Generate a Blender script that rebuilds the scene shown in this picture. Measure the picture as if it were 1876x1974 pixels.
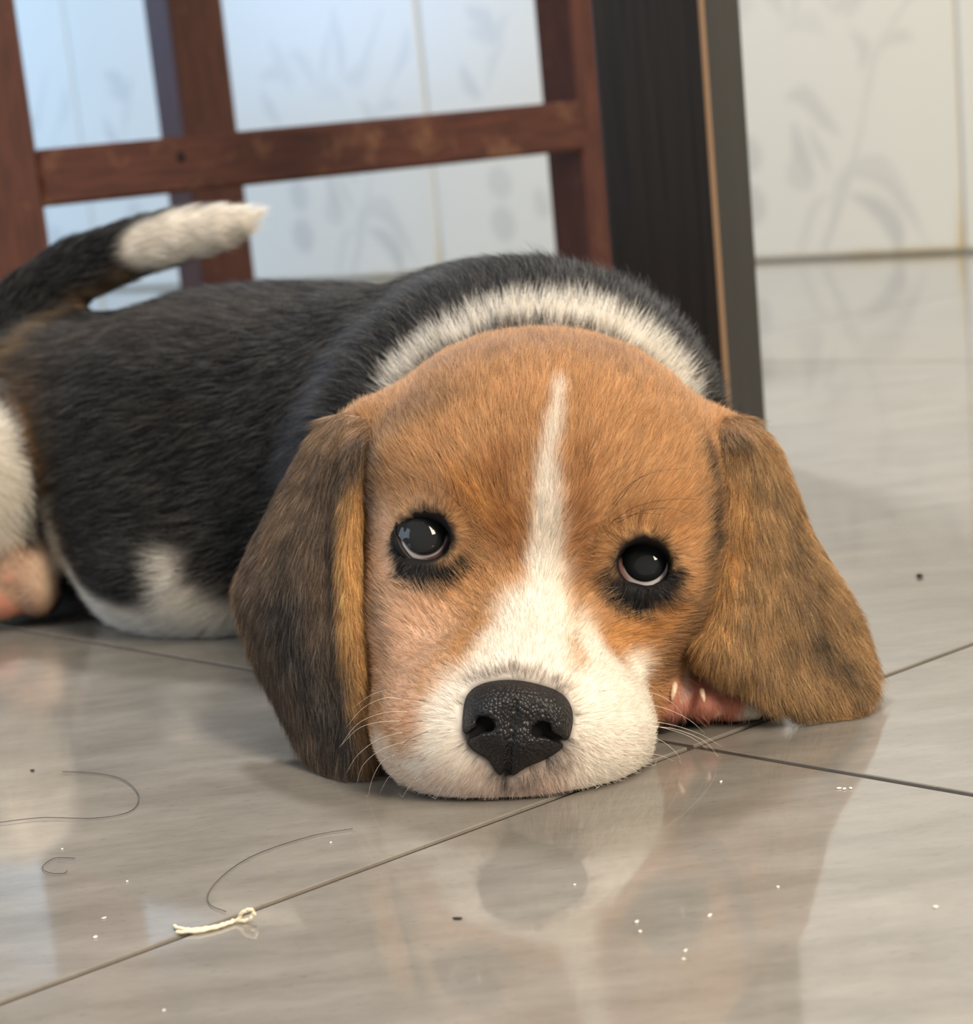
import bpy, math, random
import numpy as np
from mathutils import Matrix, Vector

for o in list(bpy.data.objects):
    bpy.data.objects.remove(o)
random.seed(7)
RNG = np.random.default_rng(7)
SC = bpy.context.scene
COL = SC.collection

# ------------------------------------------------------------------ camera
F, PX, PY = 4206.0, 870.0, 1413.0          # focal length and principal point in photo pixels
TILT, ROLL, HC = math.radians(14.737), math.radians(5.922), 0.125
def _basis():
    fwd = np.array([0, math.cos(TILT), -math.sin(TILT)])
    up = np.array([0, math.sin(TILT), math.cos(TILT)])
    rt = np.array([1.0, 0, 0])
    c, s = math.cos(ROLL), math.sin(ROLL)
    return np.array([rt * c - up * s, -(up * c + rt * s), fwd])
M = _basis()
CAM = np.array([0, 0, HC])
cd = bpy.data.cameras.new('camera')
cam = bpy.data.objects.new('camera', cd)
COL.objects.link(cam)
SC.camera = cam
R3 = np.array([M[0], -M[1], -M[2]]).T
cam.matrix_world = Matrix([list(R3[i]) + [CAM[i]] for i in range(3)] + [[0, 0, 0, 1]])
cd.sensor_fit = 'HORIZONTAL'
cd.sensor_width = 36.0
cd.lens = F / 1876 * 36.0
cd.shift_x = (938 - PX) / 1876
cd.shift_y = (PY - 987) / 1876
cd.clip_start = 0.02
cd.dof.use_dof = True
cd.dof.focus_distance = 0.43
cd.dof.aperture_fstop = 30.0

# ------------------------------------------------------------------ world, lights, exposure
SC.view_settings.view_transform = 'Standard'
SC.view_settings.look = 'None'
SC.view_settings.gamma = 1.0
SC.view_settings.exposure = 0.0
SC.view_settings.use_curve_mapping = False
W = bpy.data.worlds.new('world')
SC.world = W
W.use_nodes = True
W.node_tree.nodes['Background'].inputs[0].default_value = (1.0, 0.95, 0.88, 1)
W.node_tree.nodes['Background'].inputs[1].default_value = 0.36

def area(name, loc, target, sx, sy, power, col):
    l = bpy.data.lights.new(name, 'AREA')
    l.shape = 'RECTANGLE'
    l.size, l.size_y = sx, sy
    l.energy = power
    l.color = col
    o = bpy.data.objects.new(name, l)
    COL.objects.link(o)
    o.location = loc
    o.rotation_euler = (Vector(target) - Vector(loc)).to_track_quat('-Z', 'Y').to_euler()
    return o
area('window_light_warm', (0.80, -0.72, 1.02), (0.0, 0.5, 0.04), 0.32, 0.8, 34, (1.0, 0.86, 0.68))
area('window_light_cool', (-1.22, 2.72, 0.62), (-0.40, 2.95, 0.2), 0.5, 0.8, 15, (0.30, 0.56, 1.0))
area('cool_fill_left', (-1.5, 0.05, 0.7), (-0.05, 0.55, 0.04), 0.8, 0.9, 9, (0.66, 0.82, 1.0))  # added fill that brightens and blues the puppy's left side
area('ceiling_light', (-0.05, 1.75, 1.50), (0.0, 0.55, 0.03), 0.16, 0.16, 36, (0.96, 0.97, 1.0))
area('room_light', (0.5, -0.2, 2.4), (0.1, 1.2, 0), 1.0, 1.0, 24, (1.0, 0.92, 0.80))

SC.cycles.use_denoising = True
SC.cycles.max_bounces = 8
SC.cycles_curves.shape = 'RIBBONS'
SC.cycles_curves.subdivisions = 2

# ------------------------------------------------------------------ helpers
def rays(px, py):
    px = np.asarray(px, float); py = np.asarray(py, float)
    v = np.stack([(px - PX) / F, (py - PY) / F, np.ones_like(px)], -1)
    return v @ M
def at(px, py, Y):
    """The point of the place seen at photo pixel (px, py), Y metres along the floor from the camera."""
    v = rays(px, py)
    return CAM + v * (np.asarray(Y) / v[..., 1])[..., None]
def fl(px, py, z=0.0):
    v = rays(px, py)
    return CAM + v * ((HC - z) / -v[..., 2])[..., None]
def dep(p):
    return (np.asarray(p) - CAM) @ M[2]
def proj(p):
    q = (np.asarray(p) - CAM) @ M.T
    return q[..., 0] / q[..., 2] * F + PX, q[..., 1] / q[..., 2] * F + PY
def sstep(a, b, x):
    t = np.clip((x - a) / (b - a), 0, 1)
    return t * t * (3 - 2 * t)
def _hash(ix, iy, iz, seed):
    n = (ix * 374761393 + iy * 668265263 + iz * 2147483647 + seed * 1274126177) & 0xFFFFFFFF
    n = ((n ^ (n >> 13)) * 1274126177) & 0xFFFFFFFF
    n = ((n ^ (n >> 16)) * 2246822519) & 0xFFFFFFFF
    return ((n ^ (n >> 15)) & 0xFFFF) / 65535.0
def vnoise(P, cell, seed=0):
    """Smooth value noise in -1..1 with cells of the given size (metres)."""
    q = np.asarray(P) / cell + 1000.0
    i = np.floor(q).astype(np.int64); f = q - i
    f = f * f * (3 - 2 * f)
    r = 0
    for dx in (0, 1):
        wx = f[..., 0] if dx else 1 - f[..., 0]
        for dy in (0, 1):
            wy = f[..., 1] if dy else 1 - f[..., 1]
            for dz in (0, 1):
                wz = f[..., 2] if dz else 1 - f[..., 2]
                r = r + wx * wy * wz * _hash(i[..., 0] + dx, i[..., 1] + dy, i[..., 2] + dz, seed)
    return r * 2 - 1
def link(name, mesh, parent=None, mat=None, smooth=True):
    o = bpy.data.objects.new(name, mesh)
    COL.objects.link(o)
    if parent is not None:
        o.parent = parent
    if mat is not None and not mesh.materials:
        mesh.materials.append(mat)
    if smooth and hasattr(mesh, 'polygons'):
        mesh.polygons.foreach_set('use_smooth', [True] * len(mesh.polygons))
    return o
def mesh_from(name, V, Fc, colors=None):
    me = bpy.data.meshes.new(name)
    V = np.asarray(V, np.float32)
    if isinstance(Fc, np.ndarray):
        n, k = Fc.shape
        me.vertices.add(len(V)); me.vertices.foreach_set('co', V.ravel())
        me.loops.add(n * k); me.loops.foreach_set('vertex_index', Fc.ravel().astype(np.int32))
        me.polygons.add(n); me.polygons.foreach_set('loop_start', np.arange(0, n * k, k, dtype=np.int32))
        me.update(calc_edges=True)
    else:
        me.from_pydata([tuple(v) for v in V], [], Fc)
    if colors is not None:
        a = me.color_attributes.new('coat', 'FLOAT_COLOR', 'POINT')
        a.data.foreach_set('color', np.c_[colors, np.ones(len(colors))].astype(np.float32).ravel())
    return me
def thing(name, label, cat, loc=(0, 0, 0), group=None):
    o = bpy.data.objects.new(name, None)
    COL.objects.link(o)
    o.location = loc
    o.empty_display_size = 0.02
    tag(o, label, cat, group)
    return o
def tag(o, label, cat, group=None):
    o['label'] = label
    o['category'] = cat
    if group:
        o['group'] = group
def box_mesh(name, lx, ly, lz, bev=0.001):
    import bmesh
    bm = bmesh.new()
    bmesh.ops.create_cube(bm, size=1)
    for v in bm.verts:
        v.co = Vector((v.co.x * lx, v.co.y * ly, v.co.z * lz))
    if bev:
        bmesh.ops.bevel(bm, geom=bm.edges[:], offset=bev, segments=1, affect='EDGES', clamp_overlap=True)
    me = bpy.data.meshes.new(name)
    bm.to_mesh(me); bm.free()
    return me
def tube_geo(pts, rad, sides=6):
    P = np.asarray(pts, float); n = len(P)
    rad = np.broadcast_to(np.asarray(rad, float), (n,))
    T = np.gradient(P, axis=0); T /= np.linalg.norm(T, axis=1, keepdims=True) + 1e-12
    up = np.array([0.13, 0.31, 0.94])
    A = np.cross(T, up); A /= np.linalg.norm(A, axis=1, keepdims=True) + 1e-12
    B = np.cross(T, A)
    th = np.arange(sides) * 2 * math.pi / sides
    V = P[:, None] + rad[:, None, None] * (np.cos(th)[None, :, None] * A[:, None] + np.sin(th)[None, :, None] * B[:, None])
    Fc = []
    for i in range(n - 1):
        for j in range(sides):
            k = (j + 1) % sides
            Fc.append((i * sides + j, i * sides + k, (i + 1) * sides + k, (i + 1) * sides + j))
    Fc.append(tuple(range(sides))[::-1]); Fc.append(tuple((n - 1) * sides + j for j in range(sides)))
    return V.reshape(-1, 3), Fc
def catmull(P, n):
    P = np.asarray(P, float); m = len(P)
    t = np.linspace(0, m - 1, n); i = np.clip(np.floor(t).astype(int), 0, m - 2); f = (t - i)
    g = lambda k: P[np.clip(k, 0, m - 1)]
    f = f.reshape((-1,) + (1,) * (P.ndim - 1))
    p0, p1, p2, p3 = g(i - 1), g(i), g(i + 1), g(i + 2)
    return 0.5 * (2 * p1 + (p2 - p0) * f + (2 * p0 - 5 * p1 + 4 * p2 - p3) * f ** 2 + (3 * p1 - p0 - 3 * p2 + p3) * f ** 3)

# ---- materials
def material(name):
    m = bpy.data.materials.new(name); m.use_nodes = True
    nt = m.node_tree
    return m, nt, nt.nodes['Principled BSDF']
def N(nt, kind, **kw):
    n = nt.nodes.new(kind)
    for k, v in kw.items():
        if k in n.inputs.keys() if hasattr(n.inputs, 'keys') else False:
            n.inputs[k].default_value = v
        else:
            setattr(n, k, v)
    return n
def ramp(nt, fac, stops):
    r = nt.nodes.new('ShaderNodeValToRGB')
    el = r.color_ramp.elements
    while len(el) < len(stops):
        el.new(0.5)
    for e, (p, c) in zip(el, stops):
        e.position = p; e.color = (*c, 1)
    nt.links.new(fac, r.inputs[0])
    return r.outputs[0]
def noise_tex(nt, vec, scale, detail=4, rough=0.55):
    n = nt.nodes.new('ShaderNodeTexNoise')
    n.inputs['Scale'].default_value = scale
    n.inputs['Detail'].default_value = detail
    n.inputs['Roughness'].default_value = rough
    if vec is not None:
        nt.links.new(vec, n.inputs['Vector'])
    return n.outputs['Fac']
def mapping(nt, src, rot=(0, 0, 0), scale=(1, 1, 1)):
    mp = nt.nodes.new('ShaderNodeMapping')
    mp.inputs['Rotation'].default_value = rot
    mp.inputs['Scale'].default_value = scale
    nt.links.new(src, mp.inputs['Vector'])
    return mp.outputs[0]
def mix(nt, fac, a, b, mode='MIX'):
    n = nt.nodes.new('ShaderNodeMix'); n.data_type = 'RGBA'; n.blend_type = mode
    for sock, val in ((n.inputs[0], fac), (n.inputs[6], a), (n.inputs[7], b)):
        if isinstance(val, bpy.types.NodeSocket):
            nt.links.new(val, sock)
        elif isinstance(val, (int, float)):
            sock.default_value = val
        else:
            sock.default_value = (*val, 1)
    return n.outputs[2]
def bump(nt, h, strength, dist, out):
    b = nt.nodes.new('ShaderNodeBump')
    b.inputs['Strength'].default_value = strength
    b.inputs['Distance'].default_value = dist
    nt.links.new(h, b.inputs['Height'])
    nt.links.new(b.outputs[0], out)

# ================================================================== the room
YAW = math.radians(40.6)
DA = np.array([math.cos(YAW), math.sin(YAW), 0])      # towards the wall
DB = np.array([math.sin(YAW), -math.cos(YAW), 0])     # along the wall
WALL_A = 1.616

def tile_material():
    m, nt, b = material('floor_tile_stone')
    geo = nt.nodes.new('ShaderNodeNewGeometry')
    info = nt.nodes.new('ShaderNodeObjectInfo')
    pos = geo.outputs['Position']
    st = mapping(nt, pos, (0, 0, math.radians(-12)), (14, 34, 1))
    fine = noise_tex(nt, st, 1.7, 7, 0.66)
    st2 = mapping(nt, pos, (0, 0, math.radians(-20)), (55, 120, 1))
    grain = noise_tex(nt, st2, 5.0, 6, 0.75)
    big = noise_tex(nt, pos, 4.5, 3)
    c1 = ramp(nt, fine, [(0.28, (0.165, 0.152, 0.133)), (0.52, (0.225, 0.209, 0.186)), (0.75, (0.285, 0.266, 0.240))])
    c2 = ramp(nt, grain, [(0.28, (0.62, 0.60, 0.58)), (0.42, (1, 1, 1)), (1.0, (1.06, 1.05, 1.03))])
    c = mix(nt, 0.8, c1, c2, 'MULTIPLY')
    c3 = ramp(nt, big, [(0.35, (0.94, 0.95, 0.97)), (0.65, (1.05, 1.02, 0.97))])
    c = mix(nt, 0.8, c, c3, 'MULTIPLY')
    nt.links.new(c, b.inputs['Base Color'])
    b.inputs['Roughness'].default_value = 0.10
    b.inputs['IOR'].default_value = 1.52
    b.inputs['Specular IOR Level'].default_value = 0.62
    rr = ramp(nt, noise_tex(nt, pos, 30, 4), [(0.35, (0.035,) * 3), (0.7, (0.08,) * 3)])
    nt.links.new(rr, b.inputs['Roughness'])
    bump(nt, fine, 0.02, 0.001, b.inputs['Normal'])
    return m
M_TILE = tile_material()
m_grout, nt, b = material('brown_grout')
nt.links.new(ramp(nt, noise_tex(nt, None, 60), [(0.3, (0.030, 0.020, 0.013)), (0.7, (0.06, 0.042, 0.03))]), b.inputs['Base Color'])
b.inputs['Roughness'].default_value = 0.85

floor_me = box_mesh('grout_bed', 4.2, 5.2, 0.012, 0)
floor = link('floor', floor_me, None, m_grout, False)
floor['kind'] = 'structure'
floor['label'] = 'glossy grey stone-look floor tiles with thin brown grout lines'
A0, B0, TS, GAP = 0.327, -0.3035, 0.5985, 0.0021
a_lo, b_hi = A0 - 2 * TS, B0 + 3 * TS
ca = (WALL_A + a_lo) / 2
tile_meshes = {}
for i in range(-2, 3):
    for j in range(-3, 5):
        a0, a1 = A0 + i * TS, min(A0 + (i + 1) * TS, WALL_A)
        if a1 - a0 < 0.02:
            continue
        b1 = B0 - j * TS; b0 = b1 - TS
        key = round(a1 - a0, 3)
        if key not in tile_meshes:
            me = box_mesh('floor_tile', a1 - a0 - GAP, TS - GAP, 0.008, 0.0002)
            me.materials.append(M_TILE)
            tile_meshes[key] = me
        t = bpy.data.objects.new('tile', tile_meshes[key])
        COL.objects.link(t)
        c = DA * (a0 + a1) / 2 + DB * (b0 + b1) / 2
        t.location = (c[0], c[1], -0.004)
        t.rotation_euler = (0, 0, YAW)
        t.parent = floor
cfl = DA * 0.1 + DB * (-0.6)
for ch in floor.children:
    ch.matrix_parent_inverse = Matrix.Identity(4)
# grout bed sits 1 mm under the tile faces
floor_pos = DA * ((WALL_A + a_lo) / 2) + DB * (-0.6)
for v in floor_me.vertices:
    u = v.co
    a = (WALL_A + a_lo) / 2 + u.x / 4.2 * (WALL_A - a_lo); bb = -0.9 + u.y
    p = DA * a + DB * bb
    v.co = (p[0], p[1], u.z - 0.0067)

# ---- wall of printed tiles
SEAM0, TW, THT, TG = -1.1408, 0.679, 0.6, 0.0022
def wall_uv(px, py):
    v = rays(px, py)
    t = (WALL_A - CAM @ DA) / (v @ DA)
    q = CAM + v * t[..., None]
    return q @ DB, q[..., 2]
def leaf_strokes():
    """Pale grey plant print of one wall tile: (u, z) polylines with half widths, metres."""
    S = []
    def stroke(pix, w, dark, shift=0):
        px = np.array([p[0] for p in pix], float); py = np.array([p[1] for p in pix], float)
        u, z = wall_uv(px, py)
        u = u - SEAM0 + shift
        S.append((catmull(np.c_[u, z], 24), np.interp(np.linspace(0, 1, 24), np.linspace(0, 1, len(w)), w), dark))
    # right part of the tile, seen beside the table leg
    stroke([(1625, 335), (1700, 345), (1745, 395), (1790, 470)], [.002, .007, .007, .001], .55)
    stroke([(1640, 375), (1690, 400), (1725, 440), (1735, 490)], [.002, .009, .011, .002], .75)
    stroke([(1590, 480), (1610, 420), (1640, 330), (1660, 250)], [.004, .005, .004, .002], .6)
    stroke([(1545, 480), (1570, 400), (1600, 380)], [.005, .006, .002], .35)
    stroke([(1515, 190), (1550, 185), (1590, 230), (1620, 260)], [.002, .010, .008, .002], .5)
    stroke([(1530, 240), (1545, 300), (1565, 345)], [.003, .010, .004], .6)
    stroke([(1600, 330), (1580, 290), (1560, 250)], [.002, .006, .003], .5)
    stroke([(1660, 250), (1672, 180), (1690, 100), (1750, 0)], [.003, .004, .005, .003], .45)
    stroke([(1640, 60), (1665, 90), (1660, 130)], [.002, .008, .003], .5)
    stroke([(1700, 90), (1735, 70), (1760, 75)], [.002, .007, .002], .45)
    stroke([(1600, 20), (1640, 0), (1670, -20)], [.003, .012, .004], .4)
    stroke([(1750, 0), (1790, -60), (1800, -120)], [.003, .010, .003], .4)
    stroke([(1510, 60), (1560, 40), (1590, 70)], [.003, .012, .002], .25)
    # left part, seen through the chair (the right part of the next tile repeats it)
    stroke([(690, 470), (700, 410), (745, 395), (790, 470)], [.004, .007, .008, .003], .4, TW)
    stroke([(735, 440), (760, 470), (770, 500)], [.003, .010, .004], .35, TW)
    stroke([(560, 100), (585, 120), (610, 170)], [.004, .012, .003], .4, TW)
    stroke([(520, 80), (545, 130), (560, 170)], [.004, .014, .003], .35, TW)
    stroke([(660, 150), (655, 90), (640, 20)], [.003, .010, .004], .45, TW)
    stroke([(620, 180), (625, 110), (640, 40)], [.002, .008, .003], .4, TW)
    stroke([(505, 180), (520, 210), (540, 240)], [.004, .010, .003], .45, TW)
    stroke([(500, 150), (530, 140), (570, 150)], [.003, .010, .003], .4, TW)
    stroke([(690, 170), (700, 130), (735, 20)], [.003, .007, .003], .4, TW)
    stroke([(640, 400), (642, 410), (655, 425)], [.012, .014, .006], .4, TW)
    stroke([(575, 375), (578, 380)], [.017, .017], .55, TW)
    stroke([(583, 452), (586, 457)], [.019, .019], .6, TW)
    stroke([(960, 350), (966, 355)], [.017, .017], .5)
    stroke([(968, 428), (972, 434)], [.018, .018], .55)
    stroke([(1040, 380), (1046, 400)], [.010, .012], .5)
    stroke([(900, 20), (935, 40), (960, 80)], [.004, .013, .004], .5)
    stroke([(905, 60), (950, 70), (975, 30)], [.003, .010, .003], .45)
    stroke([(890, 130), (905, 165), (925, 185)], [.004, .010, .004], .6)
    stroke([(940, 170), (950, 120), (970, 80)], [.003, .008, .003], .35)
    return S
def wall_tile_mesh():
    nx, nz = 150, 134
    u = np.linspace(-TW + TG / 2, -TG / 2, nx); z = np.linspace(TG / 2, THT - TG / 2, nz)
    U, Z = np.meshgrid(u, z)
    d = np.zeros(U.shape)
    for pts, w, dark in leaf_strokes():
        D = np.full(U.shape, 9.0)
        lo, hi = pts.min(0) - .04, pts.max(0) + .04
        msk = (U > lo[0]) & (U < hi[0]) & (Z > lo[1]) & (Z < hi[1])
        if not msk.any():
            continue
        q = np.c_[U[msk], Z[msk]]
        dd = np.linalg.norm(q[:, None] - pts[None], axis=2) - w[None]
        D[msk] = dd.min(1)
        d = np.maximum(d, dark * sstep(0.003, -0.0045, D))
    base = np.array([0.64, 0.605, 0.51]); ink = np.array([0.45, 0.43, 0.38])
    P3 = np.stack([U, Z, Z * 0], -1)
    d = d + 0.06 * vnoise(P3, 0.09, 3)
    c = base + (ink - base) * np.clip(d, 0, 1)[..., None]
    # yellowed edge along the bottom and the lower right joint
    grime = sstep(0.010, 0.001, Z) * (0.30 + 0.7 * sstep(-0.18, -0.08, U)) + sstep(-0.012, -0.002, U) * sstep(0.07, 0.0, Z)
    c = c + (np.array([0.52, 0.40, 0.20]) - c) * np.clip(grime * (0.8 + 0.4 * vnoise(P3, 0.012, 8)), 0, 0.9)[..., None]
    # surface: front grid facing the room, slightly proud of the bed, plus side returns
    x, y = U.ravel(), Z.ravel()
    V = np.stack([x, np.zeros_like(x), y], -1)       # local: x along wall, y towards the room is negative DA
    idx = np.arange(nx * nz).reshape(nz, nx)
    Fq = np.stack([idx[:-1, :-1], idx[:-1, 1:], idx[1:, 1:], idx[1:, :-1]], -1).reshape(-1, 4)
    ring = np.concatenate([idx[0], idx[1:, -1], idx[-1, -2::-1], idx[-2:0:-1, 0]])
    V2 = V[ring] + np.array([0, 0.006, 0])
    n0 = len(V); k = len(ring)
    a = np.arange(k); nb = (a + 1) % k
    Fr = np.stack([ring[a], n0 + a, n0 + nb, ring[nb]], -1)
    C = np.concatenate([c.reshape(-1, 3), c.reshape(-1, 3)[ring]])
    return mesh_from('wall_tile', np.concatenate([V, V2]), np.concatenate([Fq, Fr]), C)
m_wt, nt, b = material('printed_wall_tile')
at_ = nt.nodes.new('ShaderNodeAttribute'); at_.attribute_name = 'coat'
nt.links.new(at_.outputs['Color'], b.inputs['Base Color'])
b.inputs['Roughness'].default_value = 0.28
b.inputs['Specular IOR Level'].default_value = 0.4
m_joint, nt, b = material('yellowed_wall_joint')
b.inputs['Base Color'].default_value = (0.50, 0.44, 0.32, 1)
b.inputs['Roughness'].default_value = 0.8
wall_len, wall_h = 4.2, 2.4
wm = box_mesh('wall_bed', wall_len, 0.06, wall_h, 0)
wall = link('wall_back', wm, None, m_joint, False)
wall['kind'] = 'structure'
wall['label'] = 'pale wall tiles printed with grey leaves behind the chair'
wc = DA * (WALL_A + 0.033) + DB * (-1.3)
# local x of the wall runs along +DB
ang = math.atan2(DB[1], DB[0])
wall.location = (wc[0], wc[1], wall_h / 2)
wall.rotation_euler = (0, 0, ang)
wt = wall_tile_mesh(); wt.materials.append(m_wt)
for i in range(-2, 4):
    for k in range(4):
        t = bpy.data.objects.new('tile', wt)
        COL.objects.link(t)
        t.parent = wall
        # local coords in the wall frame: x = along DB, y = DA direction (into the wall)
        t.location = (SEAM0 - i * TW + 1.3, -0.033 , k * THT - wall_h / 2)
        t.scale = (1, 1, 1)
wallY = np.array([-math.sin(ang), math.cos(ang), 0])
if wallY @ DA < 0:
    print('WALL FLIP')

# ================================================================== furniture
def wood(name, dark, mid, light, worn, gloss, axis_scale, patch=0.5):
    m, nt, b = material(name)
    tc = nt.nodes.new('ShaderNodeTexCoord')
    v = mapping(nt, tc.outputs['Object'], (0, 0, 0), axis_scale)
    g = noise_tex(nt, v, 6, 6, 0.6)
    c = ramp(nt, g, [(0.3, dark), (0.5, mid), (0.72, light)])
    p = noise_tex(nt, tc.outputs['Object'], 55, 5, 0.65)
    f = ramp(nt, p, [(patch, (0, 0, 0)), (patch + 0.13, (0.75,) * 3)])
    c = mix(nt, f, c, worn)
    nt.links.new(c, b.inputs['Base Color'])
    b.inputs['Roughness'].default_value = gloss
    bump(nt, g, 0.15, 0.001, b.inputs['Normal'])
    return m
RED = ((0.040, 0.010, 0.007), (0.074, 0.020, 0.012), (0.108, 0.032, 0.019), (0.180, 0.085, 0.045))
M_RED_V = wood('red_brown_wood_upright', *RED, 0.5, (60, 60, 6), 0.60)
M_RED_H = wood('red_brown_wood_rail', *RED, 0.45, (6, 60, 60), 0.54)
def place_box(name, parent, corner, d1, w1, d2, w2, z0, z1, mat, bev=0.002):
    """Upright box from a floor corner along two horizontal directions, as a part with its own origin."""
    me = box_mesh(name, w1, w2, z1 - z0, bev)
    o = link(name, me, parent, mat, False)
    c = np.array(corner[:2]) + d1[:2] * w1 / 2 + d2[:2] * w2 / 2
    base = np.array(parent.location) if parent is not None else np.zeros(3)
    o.location = (c[0] - base[0], c[1] - base[1], (z0 + z1) / 2 - base[2])
    o.rotation_euler = (0, 0, math.atan2(d1[1], d1[0]))
    return o
CY = math.radians(33)
c1 = np.array([math.cos(CY), math.sin(CY), 0]); c2 = np.array([-math.sin(CY), math.cos(CY), 0])
Lp = at(62, 220, 1.10)[:2]                      # right front edge of the left leg
Rp = at(1121, 250, 1.285)[:2]                   # left front edge of the right leg
Lc = Lp - c1[:2] * 0.042
chair = thing('chair', 'worn red-brown wooden chair standing behind the puppy', 'chair', (Lc[0], Lc[1], 0))
z_top, z_bot = 0.1478, 0.1208
SEAT_Z = 0.40
place_box('leg', chair, Lc, c1, 0.042, c2, 0.034, 0, SEAT_Z, M_RED_V)
place_box('leg', chair, Rp, c1, 0.034, c2, 0.036, 0, SEAT_Z, M_RED_V)
span = (Rp - Lp) @ c1[:2]
rail = place_box('front_rail', chair, Lp + c2[:2] * 0.001, c1, span + 0.002, c2, 0.015, z_bot, z_top + 0.0003, M_RED_H)
# dark knot hole in the rail
kp = at(349, 303, 1.10 + 0.115)
m_hole, nt, b = material('dark_knot'); b.inputs['Base Color'].default_value = (0.008, 0.004, 0.003, 1); b.inputs['Roughness'].default_value = 0.9
import bmesh
bm = bmesh.new(); bmesh.ops.create_uvsphere(bm, u_segments=14, v_segments=8, radius=1)
for v in bm.verts: v.co = Vector((v.co.x * 0.0026, v.co.y * 0.0010, v.co.z * 0.0028))
me = bpy.data.meshes.new('knot'); bm.to_mesh(me); bm.free()
knot = link('knot', me, rail, m_hole)
tt = (at(349, 303, 1.0) - CAM); tt /= tt[1]
# intersection of that sight line with the rail's front plane
den = tt[:2] @ c2[:2]; s_ = ((Lp + c2[:2] * 0.001) @ c2[:2] - CAM[:2] @ c2[:2]) / den
kp = CAM + tt * s_
loc = np.array([(kp[:2] - (Lp + c2[:2] * .001)) @ c1[:2] - (span + .002) / 2, -0.0075, kp[2] - (z_bot + z_top) / 2])
knot.location = loc
# rear leg seen through the frame
Kp = at(330, 0, 1.50)[:2]
Kp = Kp + (at(338, 120, 1.50)[:2] - Kp) * 1.0
place_box('leg', chair, Kp, c1, 0.041, c2, 0.036, 0, SEAT_Z, M_RED_V)
K2 = Lc + (Kp - Lp) @ c2[:2] * c2[:2]
place_box('leg', chair, K2 - c1[:2] * 0.03, c1, 0.041, c2, 0.036, 0, SEAT_Z, M_RED_V)
dseat = (Kp - Lp) @ c2[:2] + 0.036
place_box('seat', chair, Lc - c1[:2] * 0.035, c1, span + 0.12, c2, dseat, SEAT_Z, SEAT_Z + 0.022, M_RED_H)

# dark table leg
TY = math.radians(27)
t1 = np.array([math.cos(TY), -math.sin(TY), 0])          # left face runs right and nearer
t2 = np.array([math.sin(TY), math.cos(TY), 0])           # right face runs right and farther
Tc = at(1378, 400, 0.800)[:2]                            # near corner
m_dark, nt, b = material('espresso_laminate')
tc = nt.nodes.new('ShaderNodeTexCoord')
g = noise_tex(nt, mapping(nt, tc.outputs['Object'], (0, 0, 0), (90, 90, 3)), 4, 5, 0.6)
nt.links.new(ramp(nt, g, [(0.35, (0.008, 0.006, 0.0045)), (0.6, (0.015, 0.011, 0.0085)), (0.8, (0.024, 0.016, 0.011))]), b.inputs['Base Color'])
b.inputs['Roughness'].default_value = 0.45
b.inputs['Specular IOR Level'].default_value = 0.3
m_band, nt, b = material('tan_edge_band'); b.inputs['Base Color'].default_value = (0.27, 0.16, 0.085, 1); b.inputs['Roughness'].default_value = 0.6
table = thing('table', 'dark espresso wood table leg with a tan edge line, right of the chair', 'table', (Tc[0], Tc[1], 0))
w1, w2 = 0.0412, 0.043
leg = place_box('leg', table, Tc - t1[:2] * w1, t1, w1, t2, w2, 0, 0.70, m_dark, 0.0006)
def band(pt, name='edge_band'):
    e = place_box(name, table, pt, t1, 0.0019, t2, 0.0019, 0.0, 0.70, m_band, 0.0004)
    return e
band(Tc - t1[:2] * 0.0012 - t2[:2] * 0.0004)

# ================================================================== the puppy
EPS = 1e-9
def E(px, py, Y, rx, ry, rd, rot=7.4, k=0.008):
    c = at(px, py, Y); s = dep(c) / F
    a = math.radians(rot)
    ax = M[0] * math.cos(a) + M[1] * math.sin(a)
    ay = -M[0] * math.sin(a) + M[1] * math.cos(a)
    return ('e', c, np.array([ax, ay, M[2]]), np.array([rx * s, ry * s, rd / 1000.0]), k)
def CH(pts, k=0.008):
    """Chain of round cones through (px, py, Y, radius in px)."""
    P = np.array([at(p[0], p[1], p[2]) for p in pts]); r = np.array([p[3] for p in pts]) * dep(P) / F
    return ('c', P, r, None, k)
def d_prim(p, P):
    if p[0] == 'e':
        q = (P - p[1]) @ p[2].T
        q1 = q / p[3]; k0 = np.sqrt((q1 * q1).sum(-1)); q2 = q1 / p[3]; k1 = np.sqrt((q2 * q2).sum(-1)) + EPS
        return k0 * (k0 - 1) / k1
    d = None
    for i in range(len(p[1]) - 1):
        a, b_ = p[1][i], p[1][i + 1]; ab = b_ - a
        t = np.clip(((P - a) @ ab) / (ab @ ab), 0, 1)
        e = np.sqrt((((P - a) - t[..., None] * ab) ** 2).sum(-1)) - (p[2][i] + t * (p[2][i + 1] - p[2][i]))
        d = e if d is None else np.minimum(d, e)
    return d
def smin(a, b_, k):
    h = np.maximum(k - np.abs(a - b_), 0) / k
    return np.minimum(a, b_) - h * h * k * 0.25
def d_group(G, P):
    d = None
    for p in G:
        e = d_prim(p, P)
        d = e if d is None else smin(d, e, p[4])
    return d

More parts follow.
